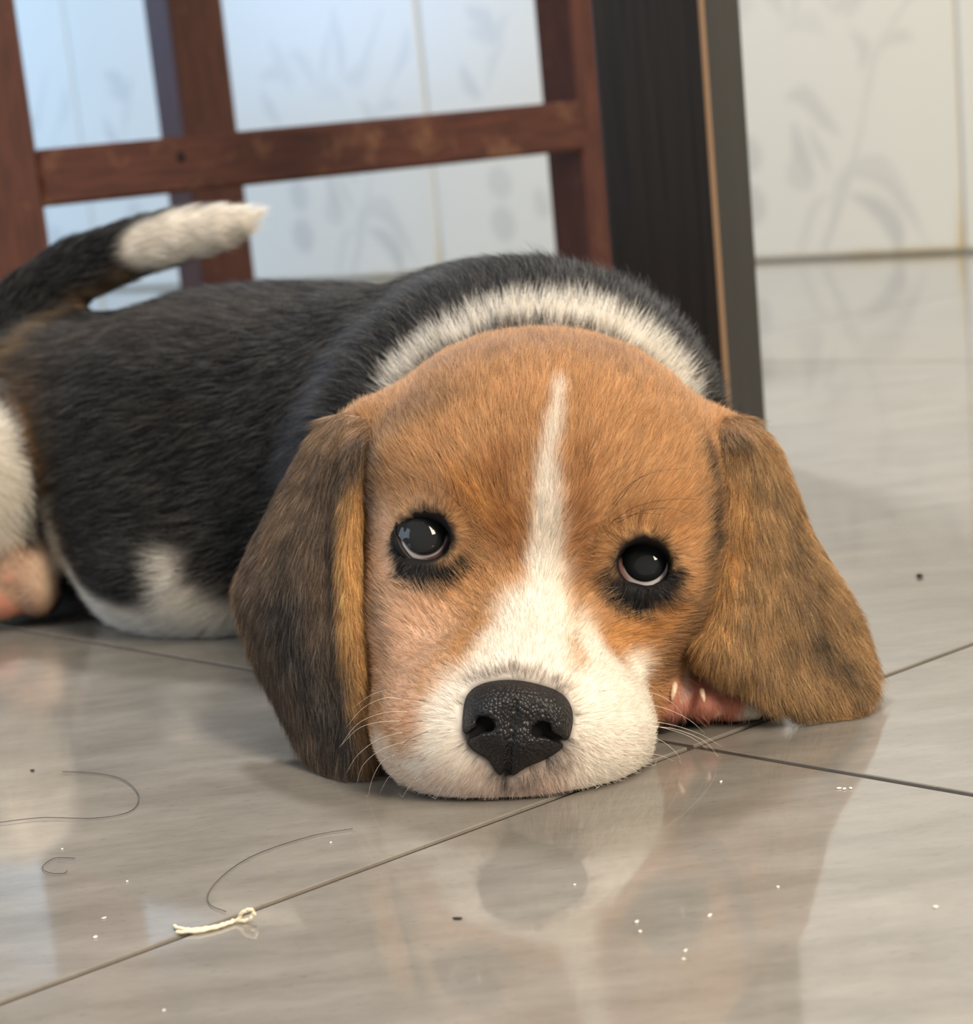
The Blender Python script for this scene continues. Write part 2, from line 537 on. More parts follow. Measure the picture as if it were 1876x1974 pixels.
HEAD = [
    E(1050, 952, .490, 346, 306, 50),                      # cranium
    E(1045, 985, .476, 318, 215, 31, k=.014),              # face front
    E(868, 925, .4635, 100, 62, 15, 20, k=.012),           # left brow
    E(1215, 965, .4640, 100, 62, 15, -4, k=.012),          # right brow
    E(815, 1165, .4745, 108, 190, 30, 4, k=.014),          # left cheek
    E(1262, 1155, .4760, 112, 150, 30, 14, k=.014),        # right cheek
    E(800, 1290, .4600, 74, 150, 20, 6, k=.012),           # left cheek down to the lip
    E(1196, 1300, .4610, 58, 120, 18, 10, k=.012),         # right cheek down to the lip
    E(708, 846, .4935, 64, 50, 14, -28, k=.012),           # left ear root
    E(1388, 862, .4935, 54, 46, 14, 36, k=.012),           # right ear root
    CH([(1047, 1060, .470, 125), (1030, 1180, .452, 120), (1005, 1320, .434, 128)], k=.012),   # bridge of the muzzle
    E(1000, 1370, .4330, 200, 130, 20, k=.010),            # muzzle block
    E(868, 1418, .4360, 148, 128, 20, 20, k=.010),         # left flews
    E(1112, 1424, .4365, 143, 122, 20, -10, k=.010),       # right flews
    E(990, 1465, .4320, 120, 78, 15, k=.010),              # lip front
    E(818, 1105, .4640, 66, 40, 9, 10, k=.006),            # left under-eye bag
    E(1228, 1150, .4640, 68, 38, 9, 0, k=.006),            # right under-eye bag
]
TRUNK = [
    E(1058, 868, .560, 326, 318, 60, 0),                   # nape and shoulders
    E(880, 915, .592, 345, 350, 64, 0, k=.03),
    E(640, 905, .650, 330, 335, 62, 0, k=.03),             # ribs
    E(390, 915, .678, 300, 325, 62, 0, k=.03),             # belly
    E(130, 885, .722, 260, 262, 58, 0, k=.03),             # rump
    E(390, 1120, .636, 190, 110, 36, 8, k=.02),            # belly touching the floor
    E(-40, 930, .672, 128, 185, 42, -8, k=.010),           # thigh
    CH([(-60, 1010, .664, 70), (10, 1085, .657, 62)], k=.012),
    E(70, 1130, .655, 48, 62, 10, -10, k=.006),            # hind foot
    E(-10, 1150, .654, 60, 48, 10, 0, k=.004),
    E(18, 1110, .652, 34, 30, 8, 0, k=.003),
    CH([(-120, 720, .742, 78), (-10, 655, .727, 70), (60, 590, .722, 62), (140, 525, .716, 56), (240, 484, .708, 50), (340, 455, .700, 47), (420, 438, .694, 38), (466, 426, .690, 24), (488, 416, .689, 9)], k=.010),
    CH([(1360, 1080, .520, 90), (1350, 1230, .490, 62), (1335, 1335, .470, 50)], k=.012),    # right foreleg
    E(1285, 1352, .4615, 44, 46, 10, 0, k=.004),           # toes of the right forepaw
    E(1352, 1352, .4615, 42, 44, 10, 0, k=.003),
    E(1412, 1362, .4625, 36, 38, 9, 0, k=.003),
    E(1452, 1380, .4625, 20, 22, 7, 0, k=.003),
    CH([(690, 1120, .540, 90), (660, 1250, .500, 55), (650, 1345, .476, 45)], k=.012),       # left foreleg, behind the ear
]
EYES = [  # centre of the eyeball px, py, Y, radius px, gaze target px, opening contour
    dict(px=817, py=1041, Y=.4560, r=72, iris=(818, 1028), ir=41,
         rim=[(867, 1077), (843, 1083), (821, 1083.5), (795, 1077), (778, 1058), (769, 1038), (766, 1020), (775, 1003), (794, 992), (816, 988.5), (838, 994), (857, 1009), (867, 1029), (869, 1053)]),
    dict(px=1243, py=1090, Y=.4565, r=72, iris=(1244, 1078), ir=42,
         rim=[(1181, 1113), (1198, 1120), (1221, 1126), (1248, 1131.5), (1275, 1125), (1290, 1107), (1296, 1088), (1292, 1068), (1280, 1050), (1260, 1041), (1237, 1042), (1215, 1051), (1199, 1070), (1189, 1091)]),
]
CUTS = []
for e in EYES:
    cx = sum(p[0] for p in e['rim']) / len(e['rim']); cy = sum(p[1] for p in e['rim']) / len(e['rim'])
    CUTS.append(E(cx, cy, e['Y'] - .010, 51, 41, 16, 8))
    e['c'] = at(e['px'], e['py'], e['Y']); e['s'] = dep(e['c']) / F
def d_head(P):
    d = d_group(HEAD, P)
    for c in CUTS:
        d = -smin(-d, d_prim(c, P), .002)
    return d
def d_trunk(P):
    return d_group(TRUNK, P)
def d_dog(P):
    d = smin(d_head(P), d_trunk(P), .010)
    return np.maximum(d, 0.0006 - P[..., 2])
def chunked(fn, P, n=400000):
    if len(P) <= n:
        return fn(P)
    return np.concatenate([fn(P[i:i + n]) for i in range(0, len(P), n)])
def grad(fn, P, h=4e-4):
    g = np.stack([chunked(fn, P + h * e) - chunked(fn, P - h * e) for e in np.eye(3)], -1)
    return g / (np.linalg.norm(g, axis=-1, keepdims=True) + EPS)
def surface_nets(fn, lo, hi, h, coarse=4):
    lo = np.asarray(lo, float); n = (np.ceil((np.asarray(hi) - lo) / h / coarse).astype(int) + 1) * coarse
    ax = [lo[i] + h * np.arange(n[i]) for i in range(3)]
    cx = [a[::coarse] + h * (coarse - 1) / 2 for a in ax]
    G = np.stack(np.meshgrid(*cx, indexing='ij'), -1)
    D = chunked(fn, G.reshape(-1, 3)).reshape(G.shape[:3])
    Dv = np.repeat(np.repeat(np.repeat(D, coarse, 0), coarse, 1), coarse, 2).astype(np.float32)
    near = np.argwhere(np.abs(Dv) < h * coarse * 1.6)
    P = lo + near * h
    Dv[near[:, 0], near[:, 1], near[:, 2]] = chunked(fn, P)
    S = Dv < 0
    c = [Dv[i:n[0] - 1 + i, j:n[1] - 1 + j, k:n[2] - 1 + k] for i in (0, 1) for j in (0, 1) for k in (0, 1)]
    sg = [x < 0 for x in c]
    cnt = sum(x.astype(np.int8) for x in sg)
    act = np.argwhere((cnt > 0) & (cnt < 8))
    idx = np.full(cnt.shape, -1, np.int64); idx[act[:, 0], act[:, 1], act[:, 2]] = np.arange(len(act))
    val = np.stack([x[act[:, 0], act[:, 1], act[:, 2]] for x in c], -1).astype(float)
    off = np.array([(i, j, k) for i in (0, 1) for j in (0, 1) for k in (0, 1)], float)
    acc = np.zeros((len(act), 3)); num = np.zeros(len(act))
    for a in range(8):
        for b_ in range(a + 1, 8):
            if np.abs(off[a] - off[b_]).sum() == 1:
                va, vb = val[:, a], val[:, b_]; m_ = (va < 0) != (vb < 0)
                t = np.where(m_, va / np.where(m_, va - vb, 1), 0)
                acc += np.where(m_[:, None], off[a] + t[:, None] * (off[b_] - off[a]), 0); num += m_
    V = lo + (act + acc / num[:, None]) * h
    quads = []
    for axis in range(3):
        u, v = [(1, 2), (2, 0), (0, 1)][axis]
        sl0 = [slice(None)] * 3; sl1 = [slice(None)] * 3
        sl0[axis] = slice(0, -1); sl1[axis] = slice(1, None)
        a, b_ = S[tuple(sl0)], S[tuple(sl1)]
        e = np.argwhere(a != b_)
        ok = (e[:, u] > 0) & (e[:, v] > 0) & (e[:, u] < n[u] - 1) & (e[:, v] < n[v] - 1) & (e[:, axis] < n[axis] - 1)
        e = e[ok]
        def cell(du, dv):
            q = e.copy(); q[:, u] -= du; q[:, v] -= dv
            return idx[q[:, 0], q[:, 1], q[:, 2]]
        Q = np.stack([cell(1, 1), cell(0, 1), cell(0, 0), cell(1, 0)], -1)
        fl_ = ~a[e[:, 0], e[:, 1], e[:, 2]]
        Q[fl_] = Q[fl_][:, ::-1]
        quads.append(Q)
    Q = np.concatenate(quads)
    Q = Q[(Q >= 0).all(1)]
    for _ in range(2):
        d = chunked(fn, V); g = grad(fn, V)
        V = V - np.clip(d, -h, h)[:, None] * g * 0.9
    return V, Q
def land(pix, fn=d_dog):
    """3-D points where the sight lines of photo pixels meet the puppy (or pass it nearest)."""
    pix = np.asarray(pix, float)
    v = rays(pix[:, 0], pix[:, 1]); v /= np.linalg.norm(v, axis=1, keepdims=True)
    t = np.full(len(v), 0.36); best = np.full(len(v), 9.0); bt = t.copy()
    for _ in range(90):
        d = fn(CAM + v * t[:, None])
        m_ = d < best; best = np.where(m_, d, best); bt = np.where(m_, t, bt)
        t = t + np.maximum(d, 0.0002) * 0.75 * (d > 0.0002)
    return CAM + v * bt[:, None]

def unit(x):
    return x / (np.linalg.norm(x, axis=-1, keepdims=True) + EPS)
def ray_sphere(px, py, c, r):
    v = rays(px, py); v = unit(v); oc = CAM - c
    bq = (v * oc).sum(-1); disc = bq ** 2 - (oc @ oc - r * r)
    t = -bq - np.sqrt(np.maximum(disc, 0))
    return CAM + v * t[..., None]
NOSE = [E(996, 1362, .4215, 112, 60, 12, 6, k=.003), E(934, 1392, .4205, 50, 62, 11.0, 14, k=.003), E(1060, 1392, .4205, 48, 60, 11.0, -12, k=.003),
        E(993, 1418, .4205, 94, 66, 11.5, 6, k=.003), E(976, 1466, .4215, 36, 42, 9.5, 8, k=.003)]
NOSE_CUT = [E(936, 1396, .4100, 19, 14, 6.5, 25), E(912, 1414, .4120, 24, 6, 4, -28), E(1044, 1406, .4100, 18, 13, 6.5, -25), E(1070, 1422, .4120, 22, 6, 4, 24)]
def _groove():
    pix = np.array([(994, 1350), (990, 1390), (985, 1430), (980, 1470), (976, 1500)], float)
    v = rays(pix[:, 0], pix[:, 1]); v = v / np.linalg.norm(v, axis=1, keepdims=True); t = np.full(5, .36)
    for _ in range(80):
        t = t + np.clip(d_group(NOSE, CAM + v * t[:, None]), 0, .01) * .8
    return ('c', CAM + v * t[:, None], np.array([.00030, .00042, .00055, .00065, .00080]), None, .001)
NOSE_CUT.append(_groove())
def d_nose(P):
    d = d_group(NOSE, P)
    for i, c in enumerate(NOSE_CUT):
        d = -smin(-d, d_prim(c, P), .0012 if i < 4 else .0009)
    return d
for e in EYES:
    rc = np.mean(e['rim'], 0)
    gz = unit(ray_sphere(rc[0], rc[1], e['c'], e['r'] * e['s']) - e['c'])
    e['gaze'] = gz
    e['perp'] = lambda X, c=e['c'], gz=gz: np.linalg.norm((X - c) - ((X - c) @ gz)[:, None] * gz, axis=1)

# ---- coat: strokes laid on the surface in 3-D (colour, softness, [(px, py, radius px)...])
def stroke(col, feather, pts, on=land, amt=1.0):
    P = on([(p[0], p[1]) for p in pts]); s = dep(P) / F
    return dict(col=np.array(col), P=P, r=np.array([p[2] for p in pts]) * s, f=feather * s.mean(), amt=amt)
def apply_strokes(P, C, S, seed=0):
    for q, k in enumerate(S):
        lo = k['P'].min(0) - k['r'].max() - 2 * k['f']; hi = k['P'].max(0) + k['r'].max() + 2 * k['f']
        m_ = ((P > lo) & (P < hi)).all(1)
        if not m_.any():
            continue
        X = P[m_]; d = np.full(len(X), 9.0)
        A, r = k['P'], k['r']
        if len(A) == 1:
            d = np.linalg.norm(X - A[0], axis=1) - r[0]
        for i in range(len(A) - 1):
            ab = A[i + 1] - A[i]
            t = np.clip(((X - A[i]) @ ab) / (ab @ ab + EPS), 0, 1)
            d = np.minimum(d, np.linalg.norm(X - A[i] - t[:, None] * ab, axis=1) - (r[i] + t * (r[i + 1] - r[i])))
        d = d + k['f'] * 0.45 * vnoise(X, 0.0045, 11 + q + seed)
        w = sstep(k['f'], -k['f'], d) * k['amt']
        C[m_] = C[m_] + (k['col'] - C[m_]) * w[:, None]
    return C
TAN = (0.60, 0.355, 0.170); TAN_D = (0.40, 0.235, 0.130); TAN_L = (0.78, 0.55, 0.39); GOLD = (0.64, 0.335, 0.110)
WHITE = (0.93, 0.88, 0.80); PINKW = (0.84, 0.66, 0.57); PINK = (0.62, 0.27, 0.20)
BLACK = (0.012, 0.0115, 0.013); CHAR = (0.040, 0.036, 0.034); BROWN = (0.13, 0.085, 0.050); SHEEN = (0.17, 0.18, 0.205)
HEAD_COAT = [
    stroke(TAN_D, 90, [(860, 700, 60), (1000, 660, 60), (1180, 680, 50)], amt=.75),
    stroke((.27, .155, .085), 60, [(740, 830, 30), (770, 800, 30), (850, 780, 20)], amt=.8),
    stroke((.22, .14, .09), 40, [(735, 900, 16), (720, 960, 14)], amt=.8),
    stroke((.05, .036, .028), 30, [(1368, 880, 24), (1376, 960, 27), (1374, 1070, 24)], amt=.97),  # shade of the gap between right ear and cheek, painted on
    stroke((.10, .06, .035), 30, [(1370, 1100, 16), (1345, 1180, 18), (1320, 1250, 18)], amt=.9),  # the painted gap shade carried on downwards, browner
    stroke((.06, .042, .032), 26, [(722, 885, 15), (716, 960, 14), (712, 1070, 13)], amt=.95),  # shade of the gap beside the left ear, painted on
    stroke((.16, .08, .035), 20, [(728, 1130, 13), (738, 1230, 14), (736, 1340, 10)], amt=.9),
    stroke(TAN_L, 60, [(735, 1010, 34), (755, 1140, 62), (800, 1250, 90), (780, 1340, 70)], amt=.9),
    stroke(TAN_L, 50, [(800, 975, 14), (860, 960, 12)], amt=.5),
    stroke((.62, .33, .13), 50, [(1290, 960, 30), (1330, 1020, 25)], amt=.7),
    stroke(GOLD, 40, [(900, 960, 40), (960, 1010, 34)], amt=.8),
    stroke((.36, .155, .055), 34, [(965, 900, 24), (985, 1000, 22), (985, 1060, 22)], amt=.7),
    stroke((.36, .155, .055), 34, [(1125, 900, 24), (1115, 1000, 22), (1120, 1100, 26)], amt=.7),
    stroke((.17, .085, .045), 26, [(1325, 1170, 16), (1300, 1240, 16), (1285, 1300, 18)], amt=.85),  # brown shading along the right cheek's edge, painted in
    stroke(GOLD, 26, [(1180, 1220, 16), (1250, 1230, 24), (1290, 1180, 20)], amt=.8),
    # blaze and muzzle
    stroke(WHITE, 16, [(1076, 742, 5), (1074, 790, 11), (1060, 860, 15), (1054, 940, 22), (1052, 1020, 26), (1050, 1090, 30)], amt=.95),
    stroke(WHITE, 34, [(1046, 1110, 34), (1035, 1180, 75), (1010, 1290, 110)]),
    stroke(WHITE, 36, [(1120, 1200, 26), (1190, 1300, 90), (1170, 1420, 125)]),
    stroke(WHITE, 30, [(1235, 1290, 34), (1225, 1380, 80), (1185, 1470, 150)]),
    stroke(WHITE, 24, [(1250, 1410, 70), (1246, 1450, 100), (1235, 1490, 100)]),
    stroke(WHITE, 44, [(985, 1290, 80), (930, 1380, 105), (900, 1450, 120)]),
    stroke(WHITE, 34, [(800, 1500, 58), (880, 1520, 60), (1100, 1520, 60)]),
    stroke((.88, .74, .62), 26, [(745, 1470, 70), (775, 1510, 70)], amt=.9),
    stroke((.70, .43, .27), 30, [(780, 1350, 26), (800, 1420, 18)], amt=.7),
    stroke(PINKW, 50, [(830, 1500, 26), (920, 1520, 40), (1060, 1515, 44)], amt=.75),
    stroke((.70, .58, .40), 14, [(1118, 1207, 12)], amt=.35),
    # dark skin round the nose and mouth
    stroke((.16, .12, .10), 18, [(900, 1312, 6), (990, 1292, 8), (1095, 1325, 6)], amt=.75),
    stroke((.20, .15, .13), 26, [(905, 1430, 10), (950, 1490, 12), (975, 1520, 10)], amt=.65),
    stroke((.17, .12, .11), 34, [(1100, 1430, 10), (1060, 1480, 20), (1010, 1510, 20)], amt=.7),
    stroke((.05, .04, .04), 7, [(975, 1490, 3), (972, 1530, 4), (950, 1556, 4)], amt=.9),
    # eye surrounds
    stroke(BLACK, 11, [(757, 1056, 16), (778, 1092, 28), (818, 1112, 30), (860, 1108, 26), (890, 1085, 18)]),
    stroke(BLACK, 9, [(762, 1030, 5), (773, 1000, 5), (815, 985, 4), (850, 1000, 6), (872, 1040, 6)]),
    stroke(BLACK, 11, [(1170, 1112, 18), (1188, 1144, 24), (1230, 1158, 30), (1280, 1142, 26), (1308, 1110, 16)]),
    stroke(BLACK, 9, [(1178, 1095, 8), (1200, 1062, 5), (1240, 1036, 4), (1280, 1044, 5), (1300, 1075, 6)]),
]
TRUNK_COAT = [
    stroke(SHEEN, 60, [(560, 900, 50), (640, 740, 40), (720, 620, 50), (860, 540, 50)], amt=.75),  # bluish sheen of the shoulder fur painted into the coat
    stroke((.075, .06, .048), 90, [(120, 660, 60), (330, 610, 50), (520, 600, 40)], amt=.7),
    stroke(BROWN, 60, [(10, 700, 40), (60, 760, 46), (90, 850, 24)], amt=.9),
    stroke((.36, .22, .12), 34, [(40, 790, 16), (86, 870, 12), (95, 930, 5)], amt=.8),
    stroke(WHITE, 26, [(-60, 820, 90), (-20, 920, 100), (-20, 1000, 90)]),
    stroke(WHITE, 20, [(104, 960, 10), (128, 1080, 36), (205, 1180, 66), (330, 1212, 86), (480, 1215, 96)]),
    stroke(WHITE, 20, [(335, 1080, 26), (350, 1150, 50), (460, 1200, 70)]),
    stroke((.46, .31, .22), 26, [(0, 1150, 70), (40, 1090, 50), (80, 1150, 40)], amt=.95),
    stroke(PINK, 12, [(-5, 1168, 26), (22, 1180, 20)], amt=.8),
    stroke(PINK, 10, [(14, 1115, 12)], amt=.7),
    stroke((.66, .50, .36), 24, [(90, 1090, 26), (95, 1150, 14)], amt=.7),
    # white collar round the nape
    stroke(WHITE, 16, [(775, 742, 30), (838, 680, 34), (935, 626, 40), (1060, 606, 46), (1166, 628, 48), (1240, 674, 50), (1312, 750, 42)], on=lambda p: land(p, d_trunk)),
    # tail
    stroke((.22, .155, .095), 22, [(-60, 740, 26), (60, 655, 24), (150, 585, 24), (225, 535, 20)], amt=.95),
    stroke(WHITE, 22, [(265, 480, 52), (340, 455, 60), (480, 425, 60)]),
    # forepaw
    stroke(PINK, 20, [(1270, 1330, 55), (1350, 1350, 55), (1420, 1370, 50)], amt=.9),
    stroke(WHITE, 12, [(1456, 1376, 26)]),
    stroke(WHITE, 10, [(1325, 1300, 10), (1318, 1350, 6)], amt=.6),
    stroke(WHITE, 10, [(1390, 1330, 8), (1385, 1380, 6)], amt=.6),
]
def coat(P):
    wh = sstep(-.003, .003, chunked(d_trunk, P) - chunked(d_head, P))[:, None]
    H = apply_strokes(P, np.tile(np.array(TAN), (len(P), 1)), HEAD_COAT)
    for e in EYES:      # black rims of the eyes
        k = sstep(60 * e['s'], 50 * e['s'], e['perp'](P)) * (((P - e['c']) @ e['gaze']) > -.003)
        H = H + (np.array(BLACK) - H) * k[:, None]
    k = sstep(.0010, -.0004, chunked(lambda X: d_group(NOSE, X), P))
    H = H + (np.array(BLACK) - H) * k[:, None]
    T = apply_strokes(P, np.tile(np.array(BLACK), (len(P), 1)), TRUNK_COAT, 50)
    # the head's tan does not run down the chest behind it
    return T + (H - T) * wh, wh[:, 0]

m_skin, nt, b = material('puppy_skin')
a_ = nt.nodes.new('ShaderNodeAttribute'); a_.attribute_name = 'coat'
nt.links.new(mix(nt, 0.8, a_.outputs['Color'], (0.85, 0.8, 0.78), 'MULTIPLY'), b.inputs['Base Color'])
b.inputs['Roughness'].default_value = 0.7
b.inputs['Specular IOR Level'].default_value = 0.2
m_fur, nt, b = material('puppy_fur')
a_ = nt.nodes.new('ShaderNodeAttribute'); a_.attribute_name = 'hair_color'
nt.links.new(a_.outputs['Color'], b.inputs['Base Color'])
b.inputs['Roughness'].default_value = 0.45
b.inputs['Specular IOR Level'].default_value = 0.22
tr = nt.nodes.new('ShaderNodeBsdfTranslucent'); nt.links.new(a_.outputs['Color'], tr.inputs[0])
mx = nt.nodes.new('ShaderNodeMixShader'); mx.inputs[0].default_value = 0.30
nt.links.new(b.outputs[0], mx.inputs[1]); nt.links.new(tr.outputs[0], mx.inputs[2])
nt.links.new(mx.outputs[0], nt.nodes['Material Output'].inputs['Surface'])

puppy = thing('beagle_puppy', 'tricolour beagle puppy lying flat with its chin on the tiled floor', 'dog')

V, Q = surface_nets(d_dog, (-.215, .395, -.004), (.115, .79, .150), 0.0016)
# keep what is near enough to the frame
C, WH = coat(V)
body = link('body', mesh_from('body', V, Q, C), puppy, m_skin)

def sample(V, Q, n, weight):
    """n random points on a quad mesh, density weighted per face."""
    A = V[Q]
    n1 = np.cross(A[:, 1] - A[:, 0], A[:, 2] - A[:, 0]); n2 = np.cross(A[:, 2] - A[:, 0], A[:, 3] - A[:, 0])
    ar = (np.linalg.norm(n1, axis=1) + np.linalg.norm(n2, axis=1)) / 2
    w = ar * weight; w = w / w.sum()
    f = RNG.choice(len(Q), n, p=w)
    u, v = RNG.random((2, n))
    B = A[f]
    P = (B[:, 0] * ((1 - u) * (1 - v))[:, None] + B[:, 1] * (u * (1 - v))[:, None] + B[:, 2] * (u * v)[:, None] + B[:, 3] * ((1 - u) * v)[:, None])
    return P, f
def make_fur(name, parent, P, Nn, flow, length, lift, color, rad=0.000034, pts=5, jit=0.16, clump=0.20, curl=0.0):
    n = len(P)
    flow = flow - (flow * Nn).sum(-1, keepdims=True) * Nn
    flow = unit(flow)
    side = np.cross(Nn, flow)
    sw = clump * vnoise(P, 0.0035, 21) + 0.6 * clump * vnoise(P, 0.010, 22) + jit * RNG.normal(size=n)
    D = unit(flow + side * sw[:, None])
    L = length * (0.72 + 0.5 * RNG.random(n)) * (1 + 0.15 * vnoise(P, 0.004, 23))
    lf = np.clip(lift * (1 + 0.35 * RNG.normal(size=n)) + 0.10 * vnoise(P, 0.003, 24), 0.05, 1.3)
    X = np.zeros((n, pts, 3), np.float32)
    bend = curl * RNG.normal(size=n)
    for i in range(pts):
        t = i / (pts - 1)
        h = lf * (t - 0.45 * t * t)                    # rises, then lies over
        X[:, i] = P + (Nn * (h * L)[:, None]) + D * (L * t * np.sqrt(np.maximum(1 - (lf * .6) ** 2, 0.15)))[:, None] + side * (bend * L * t * t)[:, None]
    X[..., 2] = np.maximum(X[..., 2], 0.0004)
    hc = bpy.data.hair_curves.new(name)
    hc.add_curves([pts] * n)
    hc.attributes['position'].data.foreach_set('vector', X.ravel())
    ra = hc.attributes.get('radius') or hc.attributes.new('radius', 'FLOAT', 'POINT')
    taper = np.interp(np.linspace(0, 1, pts), [0, .5, 1], [1, .85, .18])
    R = (rad * np.ones(n) if np.isscalar(rad) else rad)[:, None] * taper[None]
    ra.data.foreach_set('value', R.astype(np.float32).ravel())
    ca_ = hc.attributes.new('hair_color', 'FLOAT_COLOR', 'CURVE')
    ca_.data.foreach_set('color', np.c_[np.clip(color, 0, 1), np.ones(n)].astype(np.float32).ravel())
    hc.materials.append(m_fur)
    o = bpy.data.objects.new(name, hc)
    COL.objects.link(o)
    o.parent = parent
    o['kind'] = 'stuff'
    return o
def vary(C, P, amt=0.28, light=0.10, dark=0.10):
    n = len(C)
    lum = np.clip(C.mean(1), 0, 1)
    k = np.exp(amt * (1 - .6 * lum) * RNG.normal(size=n) + 0.16 * (1 - .5 * lum) * vnoise(P, 0.0018, 31))[:, None]
    C = C * k
    r = RNG.random(n)
    g = C.mean(1, keepdims=True)
    C = np.where((r < light)[:, None], C * 0.4 + (0.30 + 0.45 * C) * np.array([1.0, .90, .78]) * 0.6, C)
    C = np.where((r > 1 - dark * (1 - .8 * lum))[:, None], C * 0.42, C)
    return np.clip(C, 0.004, 0.95)

# ---- fur of the body
fc = V[Q].mean(1); fn_ = unit(np.cross(V[Q][:, 2] - V[Q][:, 0], V[Q][:, 3] - V[Q][:, 1]))
view = unit(CAM - fc)
fac = (fn_ * view).sum(1)
hx, hy = proj(fc)
isH = WH[Q].mean(1)
wgt = sstep(-.55, -.1, fac) * np.where(isH > .5, 1.0, 0.62) * ((hx > -330) & (fc[:, 2] > .0015))
nose_c = at(995, 1385, .4105)
inside_nose = chunked(lambda X: d_group(NOSE, X), fc) < .0002
wgt = wgt * ~inside_nose
for e in EYES:      # no hair inside the eye openings
    dv_ = fc - e['c']; along = dv_ @ e['gaze']
    wgt = wgt * ~((e['perp'](fc) < 50 * e['s']) & (along > 0))
NB = 380000
P, f = sample(V, Q, NB, wgt)
Nn = fn_[f]
Nn = grad(d_dog, P)
Cc, wh = coat(P)
pxs, pys = proj(P)
nose_p = at(992, 1430, .385)
flow = unit(P - nose_p)
head_c = at(1048, 955, .495)
hd = np.linalg.norm(P - head_c, axis=1)
rump = at(-200, 860, .72)
tflow = unit(rump - P) + np.array([0, 0, -0.35])
radial = unit(P - head_c)
near = sstep(.085, .055, hd)[:, None]
tflow = unit(tflow) * (1 - near) + radial * near
# tail hairs run to the tip
tail_pts = TRUNK[11][1]
td = np.min([np.linalg.norm(P - q, axis=1) for q in tail_pts], axis=0)
dt = d_prim(TRUNK[11], P)
tl = sstep(.004, .0, dt)[:, None] * (P[:, 2:3] > .06)
ni = np.argmin([np.linalg.norm(P - q, axis=1) for q in tail_pts], axis=0)
tdir = unit(np.gradient(tail_pts, axis=0))[ni]
tflow = tflow * (1 - tl) + unit(tdir) * tl
for e in EYES:
    k_ = sstep(.0125, .0070, e['perp'](P))[:, None] * (((P - e['c']) @ e['gaze']) > -.004)[:, None]
    away = (P - e['c']) - ((P - e['c']) @ e['gaze'])[:, None] * e['gaze']
    flow = flow * (1 - k_) + unit(away) * k_
flow = tflow * (1 - wh[:, None]) + flow * wh[:, None]
muz = sstep(.055, .025, np.linalg.norm(P - nose_c, axis=1))
Ln = np.where(wh > .5, (.0048 - .0026 * muz), .0085)
Ln = np.where((wh < .5) & (near[:, 0] > .3), .0078, Ln)
Ln = np.where(tl[:, 0] > .5, .0065, Ln)
paw = ((np.linalg.norm(P - at(1350, 1350, .4615), axis=1) < .016) | (np.linalg.norm(P - at(20, 1140, .654), axis=1) < .020))
Ln = np.where(paw, .0026, Ln)
eyed = np.min([np.linalg.norm(P - e['c'], axis=1) - e['s'] * e['r'] for e in EYES], axis=0)
Ln = np.where(wh > .5, Ln * (0.35 + 0.65 * sstep(.001, .009, eyed)), Ln)
Lf = np.where(wh > .5, .30, .34)
Lf = np.where((wh < .5) & (near[:, 0] > .25), .62, Lf)
keep = ~(paw & (RNG.random(len(P)) < .75))
Cv = vary(Cc, P)
tip = (wh < .5) & (Cc.mean(1) < .08) & (RNG.random(len(P)) < .16)
Cv = np.where(tip[:, None], np.array([.20, .19, .18]), Cv)
rad = np.where(wh > .5, .000026, .000034)
def sub(m_):
    return P[m_], Nn[m_], flow[m_], Ln[m_], Lf[m_], Cv[m_], rad[m_]
for nm, m_ in (('head_fur', keep & (wh > .5)), ('body_fur', keep & (wh <= .5))):
    p_, n_, f_, l_, li_, c_, r_ = sub(m_)
    make_fur(nm, body, p_, n_, f_, l_, li_, c_, r_)

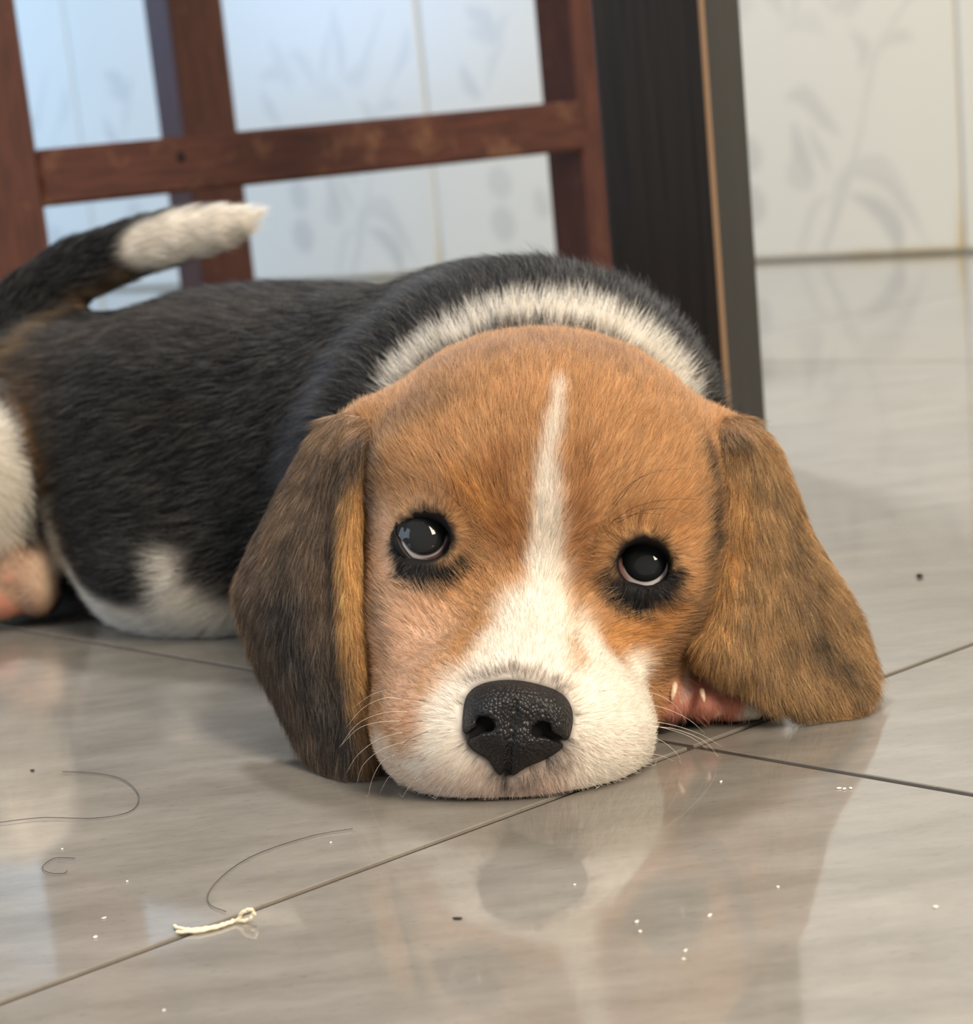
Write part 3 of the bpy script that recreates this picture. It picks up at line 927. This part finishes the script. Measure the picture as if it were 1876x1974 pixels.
# ---- ears: flaps lofted through control rows from root to tip
def ear(rows, coat_fn, n_hair, seed, thick=0.0030):
    R_ = np.array([[at(*p) for p in r] for r in rows])
    G = catmull(R_, 64)
    G = catmull(G.transpose(1, 0, 2), 40).transpose(1, 0, 2)
    nv, nu = G.shape[:2]
    dv = np.gradient(G, axis=0); du = np.gradient(G, axis=1)
    Nn = unit(np.cross(du, dv))
    if (Nn * (CAM - G)).sum(-1).mean() < 0:
        Nn = -Nn
    u = np.linspace(0, 1, nu)[None, :, None]; v = np.linspace(0, 1, nv)[:, None, None]
    edge = np.minimum(np.minimum(u, 1 - u) / 0.10, (1 - v) / 0.06).clip(0, 1)
    th = thick * np.sqrt(np.clip(1 - (1 - edge) ** 2, 0.02, 1))
    Of, Ob = G + Nn * th * .5, G - Nn * th * .5
    Of[..., 2] = np.maximum(Of[..., 2], .0008); Ob[..., 2] = np.maximum(Ob[..., 2], .0006)
    V = np.concatenate([Of.reshape(-1, 3), Ob.reshape(-1, 3)])
    idx = np.arange(nv * nu).reshape(nv, nu); k = nv * nu
    Fq = np.stack([idx[:-1, :-1], idx[:-1, 1:], idx[1:, 1:], idx[1:, :-1]], -1).reshape(-1, 4)
    ring = np.concatenate([idx[0], idx[1:, -1], idx[-1, -2::-1], idx[-2:0:-1, 0]])
    nb = np.roll(ring, -1)
    Fr = np.stack([ring, ring + k, nb + k, nb], -1)
    Q = np.concatenate([Fq, Fq[:, ::-1] + k, Fr])
    A = V[Q]; fnm = unit(np.cross(A[:, 2] - A[:, 0], A[:, 3] - A[:, 1]))
    # consistent outward orientation
    fo = A[:len(Fq)].mean(1); ref = Nn[:-1, :-1].reshape(-1, 3)
    if (fnm[:len(Fq)] * ref).sum(1).mean() < 0:
        Q = Q[:, ::-1]; A = V[Q]; fnm = unit(np.cross(A[:, 2] - A[:, 0], A[:, 3] - A[:, 1]))
    UV = np.stack(np.broadcast_arrays(u[..., 0], v[..., 0]), -1).reshape(-1, 2)
    UV = np.concatenate([UV, UV])
    C = coat_fn(V)
    o = link('ear', mesh_from('ear', V, Q, C), puppy, m_skin)
    # fur
    fc_ = A.mean(1); w = sstep(-.5, .0, (fnm * unit(CAM - fc_)).sum(1))
    P, f = sample(V, Q, n_hair, w)
    VN = np.zeros_like(V)
    for c in range(4):
        np.add.at(VN, Q[:, c], fnm)
    VN = unit(VN)
    nn = unit(VN[Q[f]].mean(1))
    # direction down the flap and a little outwards
    down = unit(dv).reshape(-1, 3); down = np.concatenate([down, down])
    out = unit(du).reshape(-1, 3); out = np.concatenate([out, out])
    uu = UV[Q[f][:, 0], 0]; vv = UV[Q[f][:, 0], 1]
    fl_ = down[Q[f][:, 0]] + out[Q[f][:, 0]] * (0.55 * sstep(.55, 1, uu) - 0.25 * sstep(.3, 0, uu))[:, None]
    ln = .0048 + .0012 * vv
    ln = ln * (0.6 + 0.4 * sstep(0, .25, uu))
    Cv = vary(coat_fn(P), P, 0.45, 0.15, 0.30) * (0.80 + 0.36 * sstep(-.6, .6, vnoise(P, .0022, 77)))[:, None]
    make_fur('ear_fur', o, P, nn, fl_, ln, np.full(len(P), .26), Cv, np.full(len(P), .000028), clump=.26)
    return o
def ear_coat(base, strokes_px, Vref):
    S = []
    vx, vy = None, None
    def on(pix):
        out = []
        for p in pix:
            d = (vx - p[0]) ** 2 + (vy - p[1]) ** 2
            out.append(Vref['V'][np.argmin(d)])
        return np.array(out)
    vx, vy = proj(Vref['V'])
    for col, fe, pts, amt in strokes_px:
        S.append(stroke(col, fe, pts, on, amt))
    return lambda P: apply_strokes(P, np.tile(np.array(base), (len(P), 1)), S, 90)
def ear_ref(rows):
    R_ = np.array([[at(*p) for p in r] for r in rows])
    G = catmull(catmull(R_, 64).transpose(1, 0, 2), 40)
    return {'V': G.reshape(-1, 3)}
# columns: inner front edge, fold roll, groove, outer flap, flap mid, back edge
EAR_L = [
    [(742, 846, .4850), (725, 822, .4790), (700, 812, .4790), (675, 808, .4820), (655, 808, .4880), (640, 818, .4960)],
    [(722, 890, .4760), (695, 866, .4700), (668, 878, .4730), (645, 868, .4760), (622, 858, .4840), (600, 866, .4940)],
    [(708, 960, .4720), (682, 950, .4650), (655, 955, .4700), (618, 955, .4740), (580, 950, .4840), (545, 955, .4960)],
    [(698, 1050, .4690), (672, 1050, .4610), (646, 1050, .4660), (598, 1050, .4700), (545, 1052, .4810), (497, 1045, .4960)],
    [(702, 1150, .4640), (676, 1150, .4560), (648, 1150, .4605), (592, 1150, .4640), (525, 1148, .4760), (464, 1125, .4940)],
    [(710, 1250, .4590), (682, 1250, .4510), (655, 1250, .4550), (602, 1252, .4590), (535, 1250, .4700), (480, 1225, .4860)],
    [(713, 1350, .4540), (690, 1350, .4475), (665, 1350, .4510), (622, 1352, .4550), (570, 1350, .4640), (528, 1325, .4770)],
    [(716, 1440, .4490), (700, 1442, .4450), (680, 1444, .4475), (645, 1446, .4515), (605, 1440, .4580), (575, 1410, .4680)],
    [(712, 1492, .4460), (702, 1502, .4445), (688, 1506, .4450), (668, 1506, .4470), (645, 1500, .4510), (622, 1478, .4580)],
]
EAR_R = [
    [(1376, 850, .4880), (1388, 826, .4800), (1398, 816, .4800), (1412, 812, .4840), (1424, 814, .4890), (1432, 822, .4960)],
    [(1398, 900, .4790), (1404, 866, .4710), (1424, 858, .4710), (1446, 852, .4760), (1466, 856, .4830), (1480, 866, .4920)],
    [(1405, 960, .4740), (1408, 935, .4650), (1432, 930, .4665), (1460, 925, .4710), (1492, 925, .4790), (1518, 938, .4900)],
    [(1397, 1040, .4690), (1406, 1030, .4605), (1434, 1025, .4625), (1474, 1020, .4670), (1516, 1018, .4760), (1556, 1030, .4880)],
    [(1382, 1120, .4640), (1396, 1118, .4560), (1430, 1115, .4585), (1484, 1110, .4630), (1546, 1108, .4710), (1604, 1110, .4840)],
    [(1362, 1200, .4590), (1382, 1204, .4515), (1424, 1205, .4540), (1490, 1205, .4580), (1570, 1200, .4660), (1652, 1190, .4780)],
    [(1338, 1225, .4570), (1374, 1244, .4480), (1424, 1264, .4500), (1492, 1288, .4530), (1590, 1280, .4610), (1676, 1260, .4720)],
    [(1330, 1250, .4560), (1372, 1272, .4490), (1424, 1302, .4500), (1500, 1334, .4510), (1600, 1340, .4560), (1682, 1318, .4650)],
    [(1334, 1256, .4560), (1386, 1286, .4520), (1440, 1322, .4515), (1515, 1366, .4515), (1604, 1378, .4535), (1668, 1364, .4570)],
]
earL = ear(EAR_L, ear_coat((.17, .12, .085), [
    ((.44, .265, .14), 44, [(720, 800, 46), (660, 812, 46), (625, 850, 26)], .9),
    ((.30, .20, .125), 60, [(640, 830, 60), (590, 930, 60), (560, 1010, 50)], .9),
    ((.058, .054, .055), 50, [(560, 1080, 30), (560, 1180, 50), (600, 1290, 45), (650, 1400, 35)], .9),
    ((.44, .27, .14), 22, [(500, 1040, 14), (472, 1120, 18), (486, 1200, 16), (525, 1310, 14), (570, 1400, 18), (630, 1490, 24)], .85),
    ((.70, .40, .15), 9, [(700, 880, 18), (682, 960, 22), (674, 1060, 22), (676, 1160, 23), (684, 1260, 24), (694, 1360, 20), (702, 1450, 14), (702, 1490, 10)], .95),
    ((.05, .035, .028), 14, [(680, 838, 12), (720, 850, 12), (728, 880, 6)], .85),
], ear_ref(EAR_L)), 60000, 1)
earR = ear(EAR_R, ear_coat((.48, .30, .145), [
    ((.52, .30, .14), 40, [(1390, 805, 40), (1440, 830, 36)], .9),
    ((.19, .13, .075), 60, [(1490, 960, 20), (1530, 1080, 30), (1540, 1200, 40)], .75),
    ((.045, .034, .025), 34, [(1560, 1230, 24), (1620, 1290, 24), (1650, 1340, 18)], .85),
    ((.055, .040, .028), 30, [(1380, 1310, 10), (1460, 1360, 18), (1560, 1385, 18)], .75),
    (GOLD, 26, [(1404, 900, 16), (1420, 960, 20), (1410, 1060, 22), (1390, 1160, 24), (1360, 1250, 26), (1330, 1295, 12)], .8),
    ((.42, .20, .06), 18, [(1640, 1170, 8), (1676, 1260, 10), (1684, 1340, 14), (1650, 1385, 16)], .7),
    ((.40, .19, .06), 22, [(1440, 840, 16), (1485, 900, 14), (1510, 960, 8)], .6),
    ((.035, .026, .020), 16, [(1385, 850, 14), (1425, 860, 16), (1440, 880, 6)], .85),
], ear_ref(EAR_R)), 80000, 2)
earL['label'] = 'ear hanging straight down with a golden rolled front edge'
earR['label'] = 'ear spread out on the floor'

# ---- eyes
m_eye, nt, b = material('eye_surface')
a_ = nt.nodes.new('ShaderNodeAttribute'); a_.attribute_name = 'coat'
nt.links.new(a_.outputs['Color'], b.inputs['Base Color'])
b.inputs['Roughness'].default_value = 0.03
b.inputs['IOR'].default_value = 1.38
m_lid, nt, b = material('eyelid_skin'); b.inputs['Base Color'].default_value = (0.008, 0.006, 0.007, 1); b.inputs['Roughness'].default_value = 0.5; b.inputs['Specular IOR Level'].default_value = 0.2
m_lid2, nt, b = material('moist_pink_skin'); b.inputs['Base Color'].default_value = (0.45, 0.19, 0.16, 1); b.inputs['Roughness'].default_value = 0.2
for q, e in enumerate(EYES):
    c, r = e['c'], e['r'] * e['s']
    g = unit(ray_sphere(np.array(e['iris'][0], float), np.array(e['iris'][1], float), c, r) - c)
    t1_ = unit(np.cross(g, np.array([0, 0, 1.0]))); t2_ = np.cross(t1_, g)
    nu_, nv_ = 96, 90
    th = np.linspace(0, math.pi, nv_)[:, None]; ph = (np.arange(nu_) * 2 * math.pi / nu_)[None]
    ir = math.asin(e['ir'] / e['r'])
    rr = r * (1 + 0.045 * sstep(ir * 1.05, ir * .55, th))         # bulging cornea
    dirs = np.cos(th)[..., None] * g + np.sin(th)[..., None] * (np.cos(ph)[..., None] * t1_ + np.sin(ph)[..., None] * t2_)
    Ve = (c + rr[..., None] * dirs).reshape(-1, 3)
    idx = np.arange(nu_ * nv_).reshape(nv_, nu_); nx = np.roll(idx, -1, axis=1)
    Qe = np.stack([idx[:-1], idx[1:], nx[1:], nx[:-1]], -1).reshape(-1, 4)
    T_ = np.broadcast_to(th, (nv_, nu_)).ravel()[:, None]
    low = sstep(-.20, -.50, (unit(Ve - c) @ np.array([0, 0, 1.0]) - g[2]) / math.sin(ir))[:, None]
    col = np.array([.012, .009, .009]) + (np.array([.80, .76, .77]) * (1 if q else .55) - .012) * low  # lid shade painted in: white only low down, duller in left eye
    if q == 0:
        col = col + (np.array([.008, .006, .006]) - col) * sstep(ir * 1.30, ir * 1.45, T_)
    col = col + (np.array([.010, .011, .013]) - col) * sstep(ir * 1.03, ir * .97, T_)
    col = col + (np.array([.016, .018, .020]) - col) * sstep(ir * .93, ir * .80, T_)
    if q == 1:
        pk = ray_sphere(np.array(1186.0), np.array(1108.0), c, r)
        dk = np.linalg.norm(Ve - pk, axis=1)[:, None]
        col = col + (np.array([.66, .36, .31]) - col) * sstep(.0046, .0028, dk) * (T_ > ir * 1.05)
    else:
        pk = ray_sphere(np.array(862.0), np.array(1080.0), c, r)
        dk = np.linalg.norm(Ve - pk, axis=1)[:, None]
        col = col + (np.array([.12, .07, .07]) - col) * sstep(.0068, .0040, dk) * (T_ > ir * 1.10)
    eo = link('eyeball', mesh_from('eyeball', Ve, Qe, col), puppy, m_eye)
    # lid rim: a soft tube lying on the ball round the opening
    rim = np.array(e['rim'] + [e['rim'][0]], float)
    rp = catmull(np.concatenate([rim[-3:-1], rim, rim[1:3]]), 180)
    n_ = len(rim)
    # keep one closed turn
    tt_ = np.linspace(0, len(rim) + 3, 180); sel = (tt_ >= 2) & (tt_ < 2 + len(rim) - 1)
    rp = rp[sel]
    cc = rp.mean(0)
    out = cc + (rp - cc) * 1.09
    L = ray_sphere(out[:, 0], out[:, 1], c, r * 1.02)
    off = np.hypot(out[:, 0] - e['px'], out[:, 1] - e['py']) / e['r']
    rad_t = .00085 * (1 - .75 * sstep(.68, .80, off))
    Vt, Ft = tube_geo(np.concatenate([L, L[:2]]), np.concatenate([rad_t, rad_t[:2]]), 8)
    lid = link('eyelid', mesh_from('eyelid', Vt, Ft), puppy, m_lid)
    # skirt from the rim back into the fur
    o2 = cc + (rp - cc) * 1.32
    L2 = ray_sphere(o2[:, 0], o2[:, 1], c, r * 1.0) + M[2] * .0006
    k = len(L); Vs = np.concatenate([L, L2]); a = np.arange(k); nb = (a + 1) % k
    skirt = link('eye_skin', mesh_from('eye_skin', Vs, np.stack([a, nb, nb + k, a + k], -1)), lid, m_lid)

# ---- nose
def px2(px, py, Y):
    return at(px, py, Y)
lo = np.min([at(870, 1520, .405), at(870, 1290, .405), at(1125, 1290, .43), at(870, 1520, .43), at(1125, 1520, .405)], 0) - .002
hi = np.max([at(870, 1520, .405), at(870, 1290, .43), at(1125, 1290, .43), at(1125, 1290, .405), at(1125, 1520, .43)], 0) + .002
Vn, Qn = surface_nets(d_nose, lo, hi, .00036)
m_nose, nt, b = material('wet_black_nose')
tc = nt.nodes.new('ShaderNodeTexCoord')
vo = nt.nodes.new('ShaderNodeTexVoronoi'); vo.inputs['Scale'].default_value = 1300; vo.feature = 'F1'
nt.links.new(tc.outputs['Object'], vo.inputs['Vector'])
b.inputs['Base Color'].default_value = (0.010, 0.009, 0.010, 1)
b.inputs['Roughness'].default_value = 0.40
b.inputs['Specular IOR Level'].default_value = 0.4
bp = nt.nodes.new('ShaderNodeBump'); bp.invert = True
bp.inputs['Strength'].default_value = 0.85; bp.inputs['Distance'].default_value = 0.0004
nt.links.new(vo.outputs['Distance'], bp.inputs['Height']); nt.links.new(bp.outputs[0], b.inputs['Normal'])
nose = link('nose', mesh_from('nose', Vn, Qn), puppy, m_nose)

# ---- claws, whiskers, brow hairs
m_claw, nt, b = material('pale_claw'); b.inputs['Base Color'].default_value = (0.72, 0.52, 0.38, 1); b.inputs['Roughness'].default_value = 0.3
def claw(p0, p1, r):
    pts = catmull(np.array([p0, (np.array(p0) + p1) / 2 + M[2] * -.0006, p1]), 7)
    Vc, Fc = tube_geo(pts, r * np.array([.7, 1, 1, .95, .8, .5, .12]), 8)
    return link('claw', mesh_from('claw', Vc, Fc), puppy, m_claw)
claw(at(1301, 1316, .4515), at(1295, 1352, .4495), .00072)
claw(at(1352, 1328, .4515), at(1357, 1356, .4495), .00062)
m_wh, nt, b = material('pale_whisker'); b.inputs['Base Color'].default_value = (0.85, 0.78, 0.66, 1); b.inputs['Roughness'].default_value = 0.4
m_bw, nt, b = material('dark_whisker'); b.inputs['Base Color'].default_value = (0.02, 0.014, 0.010, 1); b.inputs['Roughness'].default_value = 0.4
def whisker(pix, Y0, Y1, r, mat, n=14):
    q = catmull(np.array(pix, float), n)
    base = land(q[:1])[0]
    y0 = base[1] if Y0 is None else Y0
    Y = np.interp(np.linspace(0, 1, n), [0, 1], [y0 - .0012, y0 + Y1])
    P_ = at(q[:, 0], q[:, 1], Y)
    P_[:, 2] = np.maximum(P_[:, 2], .0006)
    Vw, Fw = tube_geo(P_, r * np.linspace(1, .35, n), 5)
    return link('whisker', mesh_from('whisker', Vw, Fw), puppy, mat)
for pix in [
    [(1225, 1335), (1262, 1337), (1300, 1358), (1325, 1395)], [(1215, 1358), (1270, 1362), (1325, 1385), (1360, 1415)],
    [(1230, 1388), (1290, 1396), (1350, 1415), (1392, 1440)], [(1215, 1392), (1275, 1402), (1330, 1420), (1365, 1445)],
    [(1235, 1400), (1300, 1405), (1360, 1430), (1385, 1465), (1378, 1490)], [(1220, 1418), (1270, 1425), (1310, 1460), (1312, 1500)],
    [(1215, 1450), (1268, 1455), (1300, 1468)], [(1200, 1300), (1240, 1312), (1275, 1338)],
    [(1225, 1470), (1258, 1474), (1268, 1490)], [(1150, 1330), (1200, 1334), (1228, 1345)]]:
    whisker(pix, None, .012, .000052, m_wh)
for pix in [
    [(790, 1352), (745, 1345), (700, 1365), (668, 1402)], [(785, 1372), (740, 1374), (690, 1395), (655, 1440)],
    [(770, 1390), (730, 1392), (690, 1405), (655, 1440)], [(775, 1412), (730, 1425), (690, 1455), (668, 1490)],
    [(780, 1430), (735, 1445), (700, 1475), (688, 1510)], [(760, 1455), (735, 1470), (715, 1510), (708, 1560)],
    [(745, 1330), (715, 1340), (680, 1365)], [(770, 1480), (748, 1500), (732, 1530)], [(800, 1500), (780, 1530), (772, 1552)],
    [(850, 1520), (838, 1545), (826, 1562)], [(900, 1535), (893, 1552), (884, 1566)], [(790, 1215), (760, 1213), (735, 1222)], [(860, 1250), (830, 1252), (815, 1253)],
    [(840, 1240), (810, 1225), (770, 1213)], [(1060, 1540), (1058, 1555), (1050, 1566)], [(1150, 1530), (1170, 1548), (1176, 1562)]]:
    whisker(pix, None, .007, .000048, m_wh)
for pix in [
    [(820, 1352), (790, 1347), (765, 1350)], [(815, 1390), (780, 1395), (750, 1410)], [(825, 1410), (790, 1425), (770, 1445)],
    [(885, 975), (868, 915), (842, 870), (802, 836)], [(905, 935), (893, 893), (865, 856)], [(888, 976), (850, 940), (785, 916)],
    [(1181, 973), (1212, 936), (1262, 910), (1332, 902)], [(1176, 1010), (1225, 977), (1300, 962), (1380, 966)],
    [(1190, 1008), (1240, 985), (1290, 980), (1330, 992)], [(1186, 975), (1225, 928), (1262, 905)], [(1183, 1002), (1235, 990), (1280, 992)]]:
    whisker(pix, None, -.002 if pix[0][1] < 1100 else .003, .000060, m_bw)

# ================================================================== small things on the floor
m_hair, nt, b = material('dark_loose_hair'); b.inputs['Base Color'].default_value = (0.03, 0.024, 0.02, 1)
def floor_line(name, pix, r, mat, n=60, z=0.0003):
    q = catmull(np.array(pix, float), n)
    P_ = fl(q[:, 0], q[:, 1], z); P_[:, 2] = z + r
    Vh, Fh = tube_geo(P_, r, 6)
    return link(name, mesh_from(name, Vh, Fh), None, mat)
o = floor_line('loose_hair', [(120, 1488), (190, 1492), (240, 1505), (268, 1535), (250, 1565), (180, 1578), (80, 1577), (-15, 1588)], .00009, m_hair)
tag(o, 'long dark loose hair curving at the left edge of the floor', 'hair')
o = floor_line('loose_hair', [(680, 1598), (600, 1612), (500, 1645), (440, 1680), (403, 1720), (406, 1745), (436, 1758)], .00008, m_hair)
tag(o, 'long dark loose hair curving down to the cream thread', 'hair')
o = floor_line('loose_hair', [(145, 1655), (105, 1655), (82, 1672), (95, 1683), (122, 1684), (130, 1678)], .00007, m_hair)
tag(o, 'short curled dark hair left of the cream thread', 'hair')
m_thr, nt, b = material('cream_thread'); b.inputs['Base Color'].default_value = (0.82, 0.72, 0.52, 1); b.inputs['Roughness'].default_value = 0.8
q = catmull(np.array([(335, 1790), (360, 1797), (400, 1794), (435, 1786), (455, 1776), (470, 1758), (486, 1755), (489, 1765), (476, 1775), (456, 1779), (430, 1789), (385, 1800), (340, 1802)], float), 160)
zz = np.interp(np.arange(160) / 159, [0, .35, .5, .58, .75, 1], [.0004, .0006, .003, .0032, .0012, .0004])
tw = np.arange(160) * .55
P_ = fl(q[:, 0], q[:, 1]); ky = P_[:, 1].copy()
P_ = at(q[:, 0], q[:, 1], fl(q[:, 0], np.maximum(q[:, 1], 1780))[:, 1])
P_[:, 2] = np.maximum(P_[:, 2], .0004)
P_ = P_ + np.c_[np.cos(tw), np.sin(tw) * .6, np.abs(np.sin(tw))] * .00012
Vh, Fh = tube_geo(P_, .00034, 7)
o = link('thread', mesh_from('thread', Vh, Fh), None, m_thr)
tag(o, 'short twisted cream thread with a small loop on the grout line', 'thread')
m_fleck, nt, b = material('pale_lint'); b.inputs['Base Color'].default_value = (0.86, 0.82, 0.72, 1); b.inputs['Roughness'].default_value = 0.7
m_spk, nt, b = material('dark_crumb'); b.inputs['Base Color'].default_value = (0.02, 0.018, 0.016, 1); b.inputs['Roughness'].default_value = 0.7
def fleck(name, px, py, r, mat, label, cat, group=None, stretch=1.6, z=0.0):
    bm = bmesh.new(); bmesh.ops.create_icosphere(bm, subdivisions=1, radius=1)
    a = random.random() * 6.28
    for v in bm.verts:
        s = 0.75 + 0.5 * random.random()
        x, y = v.co.x * stretch * s, v.co.y * s
        v.co = Vector(((x * math.cos(a) - y * math.sin(a)) * r, (x * math.sin(a) + y * math.cos(a)) * r, v.co.z * r * .6))
    me = bpy.data.meshes.new(name); bm.to_mesh(me); bm.free()
    o = link(name, me, None, mat)
    p = fl(np.array(float(px)), np.array(float(py)))
    o.location = (p[0], p[1], r * .5 + z)
    tag(o, label, cat, group)
    return o
for px, py, st, lab in [
    (120, 1638, 1.3, 'tiny pale lint fleck just above the small curled hair'),
    (245, 1700, 1.3, 'tiny pale lint fleck between the curled hair and the cream thread'),
    (201, 1771, 2.4, 'forked pale lint crumb left of the cream thread'),
    (184, 1808, 1.8, 'small pale lint fleck below the forked crumb, left of the thread'),
    (316, 1949, 1.4, 'pale lint fleck near the bottom edge, below the cream thread'),
    (638, 1625, 1.4, 'pale lint fleck just under the end of the long dark hair'),
    (1108, 1707, 1.3, 'pale lint fleck on the near tile, straight below the nose'),
    (1228, 1779, 1.5, 'pale lint fleck at the left of the cluster on the near tile'),
    (1234, 1797, 1.3, 'pale lint fleck lowest left in the cluster on the near tile'),
    (1322, 1834, 3.0, 'upright pale lint sliver, lowest thing in the near tile cluster'),
    (1318, 1850, 1.3, 'pale lint dot at the foot of the upright sliver'),
    (1369, 1766, 2.2, 'curved pale lint fleck at the upper right of the near tile cluster'),
    (1500, 1711, 1.3, 'lone pale lint fleck on the near tile below the spread ear'),
    (1390, 1508, 3.0, 'pale lint sliver beside the muzzle whiskers, below the crossing grout lines'),
    (1804, 1750, 1.4, 'pale lint fleck closest to the right edge of the near tile')]:
    fleck('lint_fleck', px, py, .00026 + .00012 * random.random(), m_fleck, lab, 'lint', 'pale lint flecks on the floor tiles', st)
for k, px in enumerate((1618, 1628, 1640)):
    fleck('lint_fleck', px, 1521 + (k % 2), .00035, m_fleck, ('leftmost', 'middle', 'rightmost')[k] + ' white lint fleck of the short row below the spread ear', 'lint', 'row of white lint flecks')
fleck('crumb', 63, 1487, .0005, m_spk, 'dark crumb beside the long hair at the left edge', 'crumb', None, 1.3)
fleck('crumb', 1773, 1113, .0010, m_spk, 'dark crumb on the tile right of the table leg', 'crumb', None, 1.2)
fleck('crumb', 882, 1772, .0004, m_spk, 'dark crumb on the near tile below the nose', 'crumb', None, 2.2)
o = fleck('crumb', 882, 1772, .00045, m_spk, 'tiny dark speck stuck in the white fur of the puppy side', 'crumb', None, 2.0)
q = land([(340, 1100)])[0]
o.location = tuple(q + unit(CAM - q) * .003)
